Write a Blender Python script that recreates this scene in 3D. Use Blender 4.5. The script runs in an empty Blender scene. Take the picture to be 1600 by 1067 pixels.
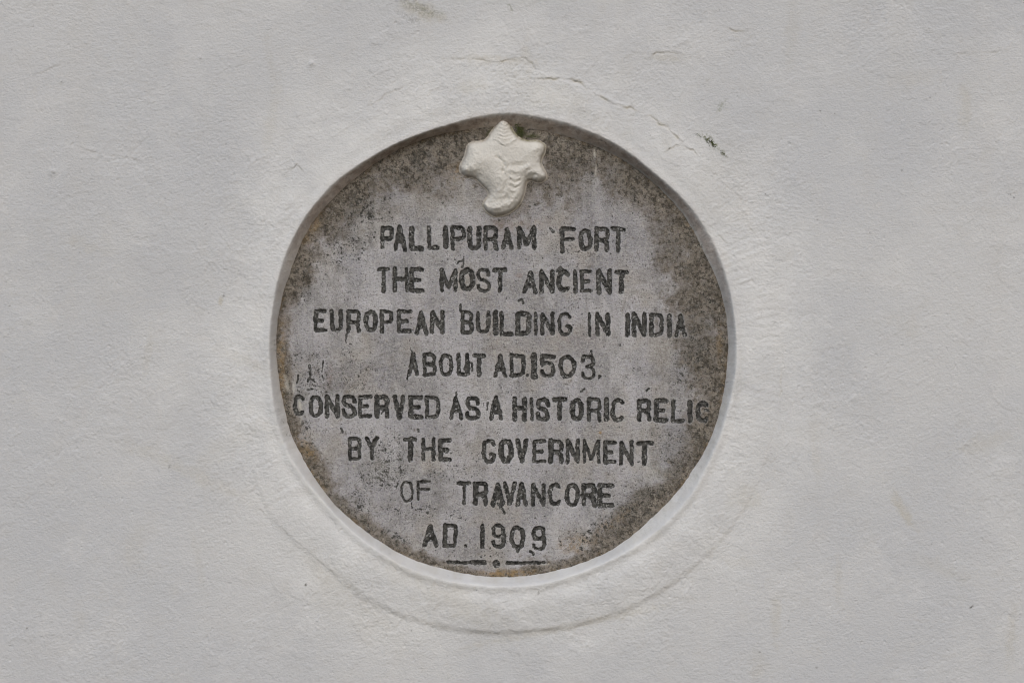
import bpy, math
import numpy as np

# ------------------------------------------------------------------ camera, light, exposure
scene = bpy.context.scene
DIST = 2.22                      # camera to wall, metres
D_STONE = 0.019                  # how deep the stone lies behind the wall face
cam_d = bpy.data.cameras.new("camera")
cam = bpy.data.objects.new("camera", cam_d)
scene.collection.objects.link(cam)
cam.location = (0, -DIST, 0)
cam.rotation_euler = (math.radians(90), 0, 0)
cam_d.sensor_width = 36
cam_d.lens = 36 * DIST / 1.6
cam_d.clip_start = 0.05
cam_d.clip_end = 100
scene.camera = cam

SUN_EL, SUN_AZ = 36.0, -20.0     # azimuth measured from straight in front of the wall, minus is to the left
world = bpy.data.worlds.new("World")
scene.world = world
world.use_nodes = True
wn = world.node_tree
wn.nodes.clear()
sky = wn.nodes.new("ShaderNodeTexSky")
sky.sky_type = 'NISHITA'
sky.sun_disc = False
sky.sun_elevation = math.radians(SUN_EL)
sky.sun_rotation = math.radians(180 + SUN_AZ)
sky.air_density = 1.0
sky.dust_density = 2.5
sky.ozone_density = 1.0
bg = wn.nodes.new("ShaderNodeBackground")
bg.inputs["Strength"].default_value = 0.10
out = wn.nodes.new("ShaderNodeOutputWorld")
wn.links.new(sky.outputs[0], bg.inputs[0])
wn.links.new(bg.outputs[0], out.inputs[0])

sun_d = bpy.data.lights.new("sun", 'SUN')
sun_d.energy = 1.3
sun_d.angle = math.radians(34)
sun_d.color = (1.0, 1.0, 1.0)
sun = bpy.data.objects.new("sun", sun_d)
scene.collection.objects.link(sun)
sun.location = (-1, -3, 4)
sun.rotation_euler = (math.radians(90 - SUN_EL), 0, math.radians(SUN_AZ))

scene.cycles.filter_width = 1.1
scene.view_settings.view_transform = 'Standard'
scene.view_settings.look = 'None'
scene.view_settings.gamma = 1
scene.view_settings.use_curve_mapping = False
scene.view_settings.exposure = -0.10

# ------------------------------------------------------------------ helpers: noise and shapes
# all lengths below are millimetres measured on the wall, x to the right, y downwards,
# from the top left of the stretch of wall in view (1600 x 1067 mm)
F = np.float32
rng = np.random.default_rng(1909)
PN = 2048
PERM = rng.permutation(PN).astype(np.int32)
ANG = rng.random(PN) * 2 * np.pi
GX, GY = np.cos(ANG).astype(F), np.sin(ANG).astype(F)

def perlin(x, y, seed=0):
    x = np.asarray(x, F) + F(seed * 37.31 + 300); y = np.asarray(y, F) + F(seed * 61.7 + 500)
    xi = np.floor(x).astype(np.int32); yi = np.floor(y).astype(np.int32)
    fx = x - xi; fy = y - yi
    u = fx * fx * fx * (fx * (fx * 6 - 15) + 10); v = fy * fy * fy * (fy * (fy * 6 - 15) + 10)
    def g(i, j):
        h = PERM[(PERM[(xi + i) & (PN - 1)] + yi + j) & (PN - 1)]
        return GX[h] * (fx - i) + GY[h] * (fy - j)
    a = g(0, 0); b = g(1, 0); c = g(0, 1); d = g(1, 1)
    return ((a + u * (b - a)) + v * ((c + u * (d - c)) - (a + u * (b - a)))) * F(1.5)

def fbm(x, y, size, octv=4, seed=0, gain=0.5):
    s = 0; a = 1.0; f = 1.0 / size; t = 0
    for k in range(octv):
        s = s + a * perlin(x * F(f), y * F(f), seed + k * 7)
        t += a; a *= gain; f *= 2.03
    return s / F(t)

def ss(a, b, x):
    t = np.clip((x - a) / (b - a), 0, 1)
    return t * t * (3 - 2 * t)

def polar(points, c, smooth=3):
    p = np.array(points, float) - np.array(c)
    th = np.arctan2(-p[:, 1], p[:, 0]) % (2 * np.pi)
    r = np.hypot(p[:, 0], p[:, 1])
    o = np.argsort(th); th = th[o]; r = r[o]
    q = np.linspace(0, 2 * np.pi, 721)
    v = np.interp(q, np.concatenate([th - 2 * np.pi, th, th + 2 * np.pi]), np.concatenate([r, r, r]))
    for _ in range(smooth):
        w = v[:-1]
        k = np.hanning(19); k /= k.sum()
        w = np.convolve(np.concatenate([w[-9:], w, w[:9]]), k, 'valid')
        v = np.concatenate([w, w[:1]])
    return lambda t: np.interp(t % (2 * np.pi), q, v).astype(F)

def by_angle(table):
    d = np.array(table, float)
    a = np.radians(d[:, 0])
    aa = np.concatenate([a - 2 * np.pi, a, a + 2 * np.pi]); vv = np.concatenate([d[:, 1]] * 3)
    return lambda t: np.interp(t % (2 * np.pi), aa, vv).astype(F)

def seg_dist(X, Y, pts):
    """distance to a polyline and the side (+ is the left hand of its direction, y down)"""
    best = np.full(X.shape, 1e9, F); side = np.zeros(X.shape, F)
    for (ax, ay), (bx, by) in zip(pts[:-1], pts[1:]):
        dx, dy = bx - ax, by - ay
        L = dx * dx + dy * dy + 1e-9
        t = np.clip(((X - ax) * dx + (Y - ay) * dy) / L, 0, 1)
        d = np.hypot(X - ax - t * dx, Y - ay - t * dy)
        m = d < best
        best = np.where(m, d, best)
        side = np.where(m, np.sign((X - ax) * dy - (Y - ay) * dx), side)
    return best, side

def chaikin(pts, n=2, closed=False):
    for _ in range(n):
        q = [] if closed else [pts[0]]
        rngp = range(len(pts)) if closed else range(len(pts) - 1)
        for i in rngp:
            a = pts[i]; b = pts[(i + 1) % len(pts)]
            q.append((a[0] * .75 + b[0] * .25, a[1] * .75 + b[1] * .25))
            q.append((a[0] * .25 + b[0] * .75, a[1] * .25 + b[1] * .75))
        if not closed: q.append(pts[-1])
        pts = q
    return pts

CX, CY = 786.0, 541.0            # middle of the round opening

def tag(o, label=None, cat=None, group=None, kind=None):
    if label: o["label"] = label
    if cat: o["category"] = cat
    if group: o["group"] = group
    if kind: o["kind"] = kind
    return o

def grid_mesh(name, px, py, h, face_sel, attrs, material, parent=None, normals=None, skirt=None):
    """one mesh from the chosen faces of a height grid. px, py in mm, h = mm towards the viewer"""
    ny, nx = px.shape
    idx = np.arange(ny * nx, dtype=np.int32).reshape(ny, nx)
    f = np.stack([idx[1:, :-1], idx[1:, 1:], idx[:-1, 1:], idx[:-1, :-1]], -1)[face_sel]
    used = np.zeros(ny * nx, bool); used[f.ravel()] = True
    remap = np.cumsum(used).astype(np.int32) - 1
    v = np.stack([(px.ravel()[used] - 800) / 1000, -h.ravel()[used] / 1000, (533.5 - py.ravel()[used]) / 1000], -1).astype(F)
    f = remap[f]
    nv = len(v)
    vs = [v]; fs = [f]
    nrm = normals.reshape(-1, 3)[used] if normals is not None else None
    src = np.arange(nv)
    if skirt is not None:
        # close the block: walls round its outline and a back, at depth `skirt` metres
        e = np.concatenate([f[:, [0, 1]], f[:, [1, 2]], f[:, [2, 3]], f[:, [3, 0]]])
        key = np.sort(e, 1); kk = key[:, 0].astype(np.int64) * (nv + 1) + key[:, 1]
        u, first, cnt = np.unique(kk, return_index=True, return_counts=True)
        be = e[first[cnt == 1]]
        bv = np.unique(be); m = np.full(nv, -1, np.int32); m[bv] = np.arange(len(bv)) + nv
        b = v[bv].copy(); b[:, 1] = skirt
        c = b.mean(0, keepdims=True)
        vs += [b, c]; src = np.concatenate([src, bv, bv[:1]])
        fs.append(np.stack([be[:, 1], be[:, 0], m[be[:, 0]], m[be[:, 1]]], -1))
        tri = np.stack([m[be[:, 1]], m[be[:, 0]], np.full(len(be), nv + len(bv))], -1)
    V = np.concatenate(vs); Q = np.concatenate(fs)
    me = bpy.data.meshes.new(name)
    nt = len(tri) if skirt is not None else 0
    me.vertices.add(len(V)); me.vertices.foreach_set("co", V.ravel())
    loops = Q.ravel().astype(np.int32)
    starts = np.arange(len(Q), dtype=np.int32) * 4
    if nt:
        starts = np.concatenate([starts, len(loops) + np.arange(nt, dtype=np.int32) * 3])
        loops = np.concatenate([loops, tri.ravel().astype(np.int32)])
    me.loops.add(len(loops)); me.loops.foreach_set("vertex_index", loops)
    me.polygons.add(len(starts)); me.polygons.foreach_set("loop_start", starts)
    me.update(calc_edges=True)
    smooth = np.ones(len(starts), bool); smooth[len(f):] = False
    me.polygons.foreach_set("use_smooth", smooth)
    for k, a in attrs.items():
        at = me.attributes.new(k, 'FLOAT', 'POINT')
        at.data.foreach_set("value", a.ravel()[used][src].astype(F))
    if nrm is not None and skirt is None:
        me.normals_split_custom_set_from_vertices(nrm)
    me.materials.append(material)
    o = bpy.data.objects.new(name, me)
    scene.collection.objects.link(o)
    if parent: o.parent = parent
    return o

def grid_normals(px, py, h):
    x = px[0]; y = py[:, 0]
    gy, gx = np.gradient(h.astype(np.float64), y, x)
    n = np.stack([-gx, -np.ones_like(gx), gy], -1)   # height towards -Y, picture y runs down
    n /= np.linalg.norm(n, axis=-1, keepdims=True)
    return n.astype(F)

# ------------------------------------------------------------------ materials
class NT:
    def __init__(self, name):
        self.m = bpy.data.materials.new(name); self.m.use_nodes = True
        self.t = self.m.node_tree; self.b = self.t.nodes["Principled BSDF"]
        self.co = self.t.nodes.new("ShaderNodeTexCoord").outputs["Object"]
    def put(self, s, v):
        if isinstance(v, bpy.types.NodeSocket): self.t.links.new(v, s)
        elif v is not None: s.default_value = v
    def noise(self, scale, detail=3, rough=0.55, off=(0, 0, 0), stretch=(1, 1, 1)):
        mp = self.t.nodes.new("ShaderNodeMapping"); mp.inputs["Location"].default_value = off; mp.inputs["Scale"].default_value = stretch
        self.t.links.new(self.co, mp.inputs["Vector"])
        n = self.t.nodes.new("ShaderNodeTexNoise"); n.inputs["Scale"].default_value = scale
        n.inputs["Detail"].default_value = detail; n.inputs["Roughness"].default_value = rough
        self.t.links.new(mp.outputs[0], n.inputs["Vector"])
        return n.outputs["Fac"]
    def attr(self, name):
        n = self.t.nodes.new("ShaderNodeAttribute"); n.attribute_name = name
        return n.outputs["Fac"]
    def math(self, op, a, b=None, clamp=False):
        n = self.t.nodes.new("ShaderNodeMath"); n.operation = op; n.use_clamp = clamp
        self.put(n.inputs[0], a); self.put(n.inputs[1], b)
        return n.outputs[0]
    def ramp(self, v, a, b, lo=0.0, hi=1.0):
        n = self.t.nodes.new("ShaderNodeMapRange"); n.interpolation_type = 'SMOOTHSTEP'
        self.put(n.inputs["Value"], v); self.put(n.inputs["From Min"], a); self.put(n.inputs["From Max"], b)
        n.inputs["To Min"].default_value = lo; n.inputs["To Max"].default_value = hi
        return n.outputs[0]
    def mix(self, f, a, b, mode='MIX'):
        n = self.t.nodes.new("ShaderNodeMix"); n.data_type = 'RGBA'; n.blend_type = mode
        self.put(n.inputs[0], f)
        for s, v in ((n.inputs[6], a), (n.inputs[7], b)):
            self.put(s, v if isinstance(v, bpy.types.NodeSocket) else (*v, 1))
        return n.outputs[2]
    def bump(self, h, dist, strength=1.0, normal=None):
        n = self.t.nodes.new("ShaderNodeBump"); n.inputs["Distance"].default_value = dist; n.inputs["Strength"].default_value = strength
        self.put(n.inputs["Height"], h)
        if normal: self.put(n.inputs["Normal"], normal)
        return n.outputs[0]

def wall_material(name):
    k = NT(name)
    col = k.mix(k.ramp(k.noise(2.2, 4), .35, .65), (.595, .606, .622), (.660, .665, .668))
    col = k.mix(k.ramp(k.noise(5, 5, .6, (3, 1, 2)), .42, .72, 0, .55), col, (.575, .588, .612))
    col = k.mix(k.attr("vignette_lift"), col, (.785, .790, .782))  # paler round the plaque: lens vignetting painted into the wall colour
    col = k.mix(k.ramp(k.noise(26, 5, .65, (1, 5, 2)), .48, .70, 0, .22), col, (.60, .585, .555))
    col = k.mix(k.ramp(k.noise(14, 5, .6, (4, 5, 2), (1, 1, .12)), .52, .72, 0, .22), col, (.60, .59, .57))
    col = k.mix(k.ramp(k.noise(7, 6, .65, (9, 5, 2)), .53, .60, 0, .16), col, (.80, .797, .785))
    # dust caught in the grain
    col = k.mix(k.ramp(k.noise(320, 3, .7), .56, .74, 0, .16), col, (.52, .50, .47))
    # sparse dark pin marks
    col = k.mix(k.ramp(k.noise(150, 2, .5, (7, 2, 9)), .765, .80, 0, .55), col, (.22, .21, .19))
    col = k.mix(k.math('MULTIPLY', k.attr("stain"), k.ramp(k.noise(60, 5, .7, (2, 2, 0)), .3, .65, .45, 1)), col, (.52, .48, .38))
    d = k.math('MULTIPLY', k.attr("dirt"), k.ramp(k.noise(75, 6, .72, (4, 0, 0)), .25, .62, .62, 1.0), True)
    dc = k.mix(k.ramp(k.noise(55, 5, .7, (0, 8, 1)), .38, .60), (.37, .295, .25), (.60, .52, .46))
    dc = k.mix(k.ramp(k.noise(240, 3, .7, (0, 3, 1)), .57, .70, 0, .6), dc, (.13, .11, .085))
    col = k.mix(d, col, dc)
    g = k.math('MULTIPLY', k.attr("moss"), k.ramp(k.noise(170, 4, .7, (9, 9, 1), (1, 1, 1)), .42, .60))
    col = k.mix(g, col, (.16, .18, .085))
    m = k.math('MULTIPLY', k.attr("mark"), k.ramp(k.noise(260, 3, .7, (5, 1, 6)), .40, .60))
    col = k.mix(m, col, (.10, .10, .085))
    k.put(k.b.inputs["Base Color"], col)
    k.b.inputs["Roughness"].default_value = .88
    k.b.inputs["Specular IOR Level"].default_value = .25
    h = k.math('ADD', k.math('MULTIPLY', k.noise(330, 4, .62, (0, 0, 0), (.75, 1, 1.1)), 1.0), k.math('MULTIPLY', k.noise(110, 3, .55, (6, 1, 0)), .8))
    k.put(k.b.inputs["Normal"], k.bump(h, .0022, .5))
    return k.m

def stone_material(name):
    k = NT(name)
    base = k.mix(k.ramp(k.noise(9, 5, .6), .36, .66), (.43, .422, .45), (.61, .597, .62))
    base = k.mix(k.ramp(k.noise(34, 5, .65, (3, 9, 0), (1, 1, .08)), .46, .66, 0, .5), base, (.28, .275, .28))
    base = k.mix(k.ramp(k.noise(13, 6, .7, (1, 9, 5)), .49, .62, 0, .58), base, (.275, .27, .265))
    base = k.mix(k.ramp(k.noise(16, 5, .6, (3, 2, 0)), .48, .66, 0, .75), base, (.47, .435, .39))
    base = k.mix(k.ramp(k.noise(22, 5, .65, (3, 7, 0), (1, 1, .3)), .50, .63, 0, .62), base, (.66, .65, .66))
    base = k.mix(k.ramp(k.noise(110, 4, .7, (1, 1, 3)), .50, .66, 0, .55), base, (.55, .54, .525))
    base = k.mix(k.ramp(k.noise(330, 2, .6, (9, 1, 3)), .50, .62, 0, .60), base, (.56, .55, .53))
    base = k.mix(k.ramp(k.noise(300, 3, .75, (2, 7, 3)), .53, .66, 0, .50), base, (.235, .23, .225))
    base = k.mix(k.math('MULTIPLY', k.attr("pink"), k.ramp(k.noise(120, 4, .7, (5, 5, 3)), .36, .62)), base, (.40, .30, .27))
    base = k.mix(k.ramp(k.attr("dirt"), .03, .65, 0, .72), base, (.245, .212, .175))
    base = k.mix(k.math('MULTIPLY', k.attr("soot"), k.ramp(k.noise(48, 6, .72, (5, 2, 1), (1, 1, .5)), .36, .62, .25, .85)), base, (.185, .180, .168))
    # brown crust
    bd = k.mix(k.ramp(k.noise(45, 6, .7, (0, 4, 4)), .36, .64), (.120, .102, .080), (.30, .265, .22))
    bd = k.mix(k.ramp(k.noise(210, 3, .72, (4, 4, 8)), .55, .70, 0, .8), bd, (.46, .43, .37))
    bd = k.mix(k.ramp(k.noise(190, 3, .72, (8, 4, 4)), .47, .59, 0, .85), bd, (.050, .044, .034))
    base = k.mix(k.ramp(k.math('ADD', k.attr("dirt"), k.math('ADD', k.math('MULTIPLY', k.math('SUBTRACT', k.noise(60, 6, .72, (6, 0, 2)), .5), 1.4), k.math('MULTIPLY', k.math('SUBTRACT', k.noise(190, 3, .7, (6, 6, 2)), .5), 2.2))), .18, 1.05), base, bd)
    base = k.mix(k.math('MULTIPLY', k.attr("ochre"), k.ramp(k.noise(130, 4, .7, (1, 9, 4)), .36, .60)), base, (.36, .24, .105))
    # black lichen dots: the patchier the attribute, the more of them
    base = k.mix(k.math('MULTIPLY', k.attr("lichen"), k.ramp(k.noise(70, 6, .75, (2, 5, 5)), .42, .64, 0, .55)), base, (.18, .178, .158))
    th = k.math('SUBTRACT', .70, k.math('MULTIPLY', k.attr("lichen"), .185))
    n1 = k.noise(185, 3, .62, (2, 2, 2))
    sp = k.ramp(k.math('SUBTRACT', n1, th), -.01, .035, 0, .92)
    base = k.mix(sp, base, (.055, .055, .047))
    th2 = k.math('SUBTRACT', .675, k.math('MULTIPLY', k.attr("lichen"), .14))
    sp2 = k.ramp(k.math('SUBTRACT', k.noise(430, 2, .6, (3, 2, 7)), th2), -.01, .03, 0, .9)
    base = k.mix(sp2, base, (.06, .058, .052))
    g = k.math('MULTIPLY', k.attr("moss"), k.ramp(k.noise(150, 4, .7, (9, 9, 1)), .30, .52))
    base = k.mix(g, base, (.075, .082, .03))
    base = k.mix(k.math('MULTIPLY', k.attr("pale"), k.ramp(k.noise(140, 4, .7, (3, 6, 1)), .30, .55)), base, (.62, .60, .54))
    # black lettering paint, worn
    wear = k.ramp(k.math('ADD', k.noise(130, 5, .7, (1, 3, 5)), k.math('MULTIPLY', k.math('SUBTRACT', k.attr("paint"), .44), .9)), .36, .54)
    pc = k.mix(k.ramp(k.noise(150, 4, .72, (2, 2, 8)), .38, .60), (.026, .026, .024), (.112, .110, .102))
    pc = k.mix(k.ramp(k.noise(300, 2, .6, (2, 9, 8)), .59, .66, 0, .8), pc, (.40, .40, .385))  # pale specks painted in for wet glints on the letters
    base = k.mix(k.math('MULTIPLY', wear, k.ramp(k.attr("paint"), .05, .35)), base, pc)
    k.put(k.b.inputs["Base Color"], base)
    k.put(k.b.inputs["Roughness"], k.ramp(k.attr("paint"), .3, .9, .88, .62))
    k.b.inputs["Specular IOR Level"].default_value = .3
    h = k.math('ADD', k.noise(420, 4, .65), k.math('MULTIPLY', k.noise(190, 4, .6, (6, 1, 0)), 1.2))
    k.put(k.b.inputs["Normal"], k.bump(h, .0026, .9))
    return k.m

def ornament_material(name):
    k = NT(name)
    col = k.mix(k.ramp(k.noise(40, 5, .6), .38, .66), (.66, .64, .59), (.74, .72, .665))
    col = k.mix(k.ramp(k.noise(330, 3, .7), .55, .72, 0, .25), col, (.45, .42, .38))
    col = k.mix(k.math('MULTIPLY', k.attr("dirt"), k.ramp(k.noise(120, 5, .7, (4, 0, 0)), .28, .6, .35, 1)), col, (.44, .395, .34))
    col = k.mix(k.math('MULTIPLY', k.attr("moss"), k.ramp(k.noise(180, 4, .7, (4, 3, 0)), .35, .6)), col, (.25, .24, .13))
    col = k.mix(k.ramp(k.noise(170, 2, .5, (7, 2, 3)), .75, .79, 0, .7), col, (.12, .11, .09))
    k.put(k.b.inputs["Base Color"], col)
    k.b.inputs["Roughness"].default_value = .85
    k.b.inputs["Specular IOR Level"].default_value = .25
    h = k.math('ADD', k.noise(360, 4, .62), k.math('MULTIPLY', k.noise(120, 4, .6, (6, 1, 0)), 1.0))
    k.put(k.b.inputs["Normal"], k.bump(h, .0014, .55))
    return k.m

def moss_material(name):
    k = NT(name)
    k.put(k.b.inputs["Base Color"], k.mix(k.ramp(k.noise(300, 3), .4, .65), (.045, .055, .022), (.12, .14, .05)))
    k.b.inputs["Roughness"].default_value = .95
    return k.m

M_WALL = wall_material("whitewashed_plaster")
M_STONE = stone_material("weathered_stone")
M_ORN = ornament_material("painted_plaster")
M_MOSS = moss_material("moss")

# ------------------------------------------------------------------ outlines measured from the photograph (mm)
R_OUT = polar([(785.6, 178.5), (700, 197), (627, 222), (566, 254), (517, 289), (484, 328), (450, 384), (434, 432), (424, 493), (420, 535),
               (422, 590), (428, 640), (440, 690), (461, 731), (500, 779), (547, 829), (591, 862), (639, 890), (688, 905), (740, 914), (800, 917), (853, 911),
               (926, 887), (999, 850), (1048, 811), (1085, 767), (1109, 719), (1124, 685), (1138, 639), (1148, 591), (1150.5, 542), (1148, 500),
               (1143, 464), (1134, 428), (1109, 365), (1072.5, 314), (1024, 272), (975, 233), (916.5, 204), (853, 186)], (CX, CY))
KS = (DIST + D_STONE) / DIST     # the stone lies deeper than the wall face
def deep(p): return [((x - 800) * KS + 800, (y - 533.5) * KS + 533.5) for x, y in p]
R_IN = polar(deep([(786, 197), (735, 202), (664, 217), (605, 244), (556, 278), (522, 309), (495.5, 337), (473.6, 372), (454, 426), (438, 476), (432, 522), (433, 566), (438, 610),
              (447, 647), (453, 677), (466, 702), (486, 738), (517.5, 782), (542, 806.5), (576, 833), (615, 860), (651.6, 877), (688, 888), (737, 899),
              (790, 902.5), (841, 898), (902, 882), (950.6, 862.6), (999, 828), (1036, 792), (1063, 765), (1075, 743), (1099, 709), (1114, 677),
              (1126, 634.5), (1133, 603), (1136, 566), (1138, 537), (1136, 500), (1128.6, 464), (1116, 425), (1104, 404), (1087, 367), (1065, 331),
              (1024, 289), (982, 255), (936, 231), (897, 217), (850, 204), (812, 198)]), (CX, CY))
R_RING = polar([(405, 770), (431, 818), (480, 862), (530, 899), (560, 926), (600, 948), (640, 966), (700, 980), (775, 988), (850, 983), (900, 976),
                (940, 965), (990, 947), (1040, 918), (1080, 888), (1110, 862), (1160, 800), (1195, 720), (1215, 640), (1222, 545), (1215, 470),
                (1195, 385), (1160, 320), (1110, 262), (1050, 205), (940, 150), (850, 118), (800, 96), (720, 96), (640, 120), (560, 170),
                (480, 250), (430, 340), (408, 430), (400, 520), (388, 620), (390, 700)], (CX, CY))

# ------------------------------------------------------------------ plaster wall
def axis(a, b, step, far):
    m = np.arange(a, b + step, step)
    ext = []; s = step; p = 0
    while p < far:
        s *= 1.25; p += s; ext.append(p)
    ext = np.array(ext)
    return np.concatenate([a - ext[::-1], m, m[-1] + ext]).astype(F)

xs = axis(-40, 1640, 1.4, 900); ys = axis(-40, 1107, 1.4, 700)
X, Y = np.meshgrid(xs, ys)
wx = 6 * fbm(X, Y, 60, 3, 3); wy = 6 * fbm(X, Y, 60, 3, 4)
th = np.arctan2(-(Y - CY), X - CX).astype(F); r = np.hypot(X - CX, Y - CY).astype(F)
fine = 1.2 * perlin(X / 11, Y / 11, 21) + 0.7 * perlin(X / 4.5, Y / 4.5, 22)
ro = R_OUT(th) - by_angle([(0, 3), (35, 4), (60, 3), (90, 1), (125, 3), (160, 4), (180, 4), (210, 5), (270, 5), (330, 4)])(th) + 0.9 * fbm(X, Y, 30, 4, 23) + 0.35 * fine
ri = R_IN(th) + 0.6 * perlin(X / 20, Y / 20, 24) + .5 * fine
rr = R_RING(th) + 2.2 * fbm(X, Y, 45, 4, 25) + 0.4 * fine

H = 2.2 * fbm(X, Y, 380, 3, 1) + 0.5 * fbm(X, Y, 85, 3, 2)
# rough and smooth trowel areas
rough = np.clip(0.60 + 2.8 * fbm(X, Y, 170, 5, 5, .62), .10, 2.2) + 0.55 * ss(90, 20, np.abs(r - ro - 50))
rough = np.clip(rough, .12, 2.1)
grain = 0.12 * perlin(X / 9.5, Y / 7.5, 6) + 0.22 * perlin(X / 5.6, Y / 4.0, 7) + 0.20 * perlin(X / 3.9, Y / 2.9, 8) + 0.16 * perlin(X / 13, Y / 3.2, 10) + .18 * np.maximum(0, perlin(X / 5, Y / 5, 11) - .25)
H = H + 0.68 * rough * grain + 0.16 * rough * fbm(X + wx, Y + wy, 26, 3, 9)
# old paint layers with broken edges
for sd, size, amp, lim in ((31, 70, .34, .06), (32, 42, .28, .16), (33, 26, .30, .20), (34, 110, .40, .12)):
    n = fbm(X + 1.6 * wx, Y + 1.6 * wy, size, 5, sd, .58)
    H = H + amp * ss(lim - .018, lim + .018, n) * ss(-.05, .25, fbm(X, Y, 200, 2, sd + 9) + .25 * ss(140, 30, np.abs(r - ro - 60)))
# vertical / slanted trowel pulls
H = H + 0.22 * ss(.25, .6, fbm(X, Y, 240, 2, 41)) * perlin((X * .8 + Y * .6) / 14, (Y * .8 - X * .6) / 90, 42)
# brush strokes of the limewash, each patch its own way
for sd, an in ((45, 10), (46, -25), (47, 75), (48, 40)):
    ca, sa = math.cos(math.radians(an)), math.sin(math.radians(an))
    H = H + .12 * ss(.08, .35, fbm(X, Y, 230, 3, sd)) * perlin((X * ca + Y * sa) / 70, (Y * ca - X * sa) / 3.6, sd + 20)
# pits
H = H - .8 * ss(.62, .78, perlin(X / 7, Y / 7, 49)) * ss(-.1, .3, fbm(X, Y, 160, 2, 50))
# radial trowel marks on the ring
on_ring = ss(-3, 3, rr - r) * ss(-2, 10, r - ro)
H = H + on_ring * 0.35 * perlin(th * 60, r / 60, 43) * ss(-.1, .3, fbm(X, Y, 150, 2, 44))
# the ring stands proud of the wall
step_h = by_angle([(0, .7), (35, .8), (60, 1.3), (80, 1.5), (100, 1.2), (130, .6), (170, .5), (195, .6), (215, 2.2), (235, 3.6), (270, 5.2), (300, 4.6), (318, 2.8), (335, .9)])(th)
step_w = by_angle([(0, 4), (60, 2.2), (100, 3), (150, 6), (200, 4), (220, 7), (270, 5.5), (315, 6), (335, 4)])(th) * (1 + .7 * fbm(X, Y, 40, 3, 26))
ring_in = ss(-1, 1, (rr - r) / step_w)
H = H + step_h * (1 + .5 * fbm(X, Y, 55, 3, 27)) * ring_in * ss(700, 200, r)
# lip and reveal of the opening
lip = by_angle([(0, 2.0), (90, .8), (180, 2.0), (230, 3.0), (270, 3.2), (320, 3.0)])(th)
H = H + lip * np.exp(-((r - ro - 4) / 7.5) ** 2) + 0.5 * np.exp(-((r - ro - 30) / 12) ** 2)
t = (ro + 2.5 - r) / (ro + 2.5 - ri)
dep = D_STONE * 1000
reveal = np.where(t > 0, dep * np.clip(t, 0, 1.6) ** 1.12, 0)
collar = by_angle([(0, .6), (50, .8), (90, 1.0), (140, .5), (180, .8), (205, 2.4), (235, 4.2), (270, 4.8), (305, 4.2), (335, 2.0)])(th)
H = H + collar * np.exp(-((r - .5 * (ro + rr)) / 34) ** 2)
H = H * ss(1.5, 0.2, t) - np.minimum(reveal, dep + 14) + np.where(t > 0, (.6 * fine + 1.3 * fbm(X, Y, 30, 4, 28) + 1.5 * fbm(X, Y, 9, 4, 29, .65)) * ss(-.1, .4, t), 0)

stain = np.zeros_like(H); moss = np.zeros_like(H); mark = np.zeros_like(H)
def crack(pts, depth, width, step, st, wob=1.5):
    p = np.array(pts); x0, y0 = p.min(0) - 25; x1, y1 = p.max(0) + 25
    i0, i1 = np.searchsorted(xs, [x0, x1]); j0, j1 = np.searchsorted(ys, [y0, y1])
    s = (slice(j0, j1), slice(i0, i1))
    xx = X[s] + wob * fine[s] + 2 * perlin(X[s] / 17, Y[s] / 17, 51); yy = Y[s] + wob * perlin(X[s] / 8, Y[s] / 8, 52) + 2 * perlin(X[s] / 17, Y[s] / 17, 53)
    d, side = seg_dist(xx, yy, pts)
    along = np.clip(.42 + 1.0 * perlin(X[s] / 24, Y[s] / 24, 54), .05, 1.1)
    H[s] -= .7 * depth * np.exp(-(d / width) ** 2) * along
    H[s] += 1.5 * step * side * np.exp(-(d / 9)) * .5 * (.3 + .9 * along)
    stain[s] = np.maximum(stain[s], 1.0 * st * np.exp(-(d / (width * 1.4)) ** 2) * np.clip(along, 0, 1.2))
crack([(715, 92), (742, 94), (770, 98), (800, 93), (818, 92), (832, 100), (838, 112), (848, 119), (862, 121)], 1.0, 1.3, .7, .45)
crack([(846, 124), (872, 125), (892, 124), (905, 129), (918, 139), (935, 150), (955, 160), (985, 170), (1015, 182), (1045, 202), (1060, 216)], 1.9, 1.7, 1.3, .8)
crack([(1046, 233), (1056, 227), (1066, 228), (1072, 233), (1082, 234), (1090, 243)], 1.1, 1.2, .7, .3)
crack([(1112, 268), (1130, 285), (1150, 303), (1160, 312), (1158, 330), (1170, 352), (1185, 372), (1196, 388)], .9, 1.2, .6, .25)
crack([(1110, 352), (1122, 366), (1136, 380)], .9, 1.2, .5, .3, .7)
crack([(1216, 520), (1221, 540), (1225, 558), (1221, 590), (1219, 620)], .8, 1.1, .5, .25)
crack([(1212, 650), (1205, 690), (1190, 735)], .5, 1.2, .4, .15)
crack([(407, 420), (406, 455), (408, 500)], .6, 1.1, .4, .1, .6)
crack([(60, 115), (80, 105), (100, 100)], .5, 1.2, .5, .1)
crack([(120, 228), (150, 238), (190, 245), (215, 250)], .6, 1.3, .5, .1)
crack([(580, 165), (600, 150), (625, 140), (640, 132)], .9, 1.3, .6, .2)
crack([(455, 265), (465, 258), (472, 268)], .9, 1.2, .6, .2)
crack([(350, 375), (362, 390)], .7, 1.2, .4, .1)
crack([(1490, 85), (1530, 83), (1560, 81)], .8, 1.3, .6, .12)
crack([(1020, 84), (1045, 82), (1070, 86), (1090, 92)], .7, 1.3, .6, .3)
crack([(1140, 45), (1150, 50), (1162, 50)], .8, 1.3, .5, .35)
crack([(720, 355), (730, 348)], .3, 1, .2, .1)
crack([(405, 795), (432, 819), (470, 850), (500, 878), (520, 893)], .7, 1.1, .4, .12, .6)

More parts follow.
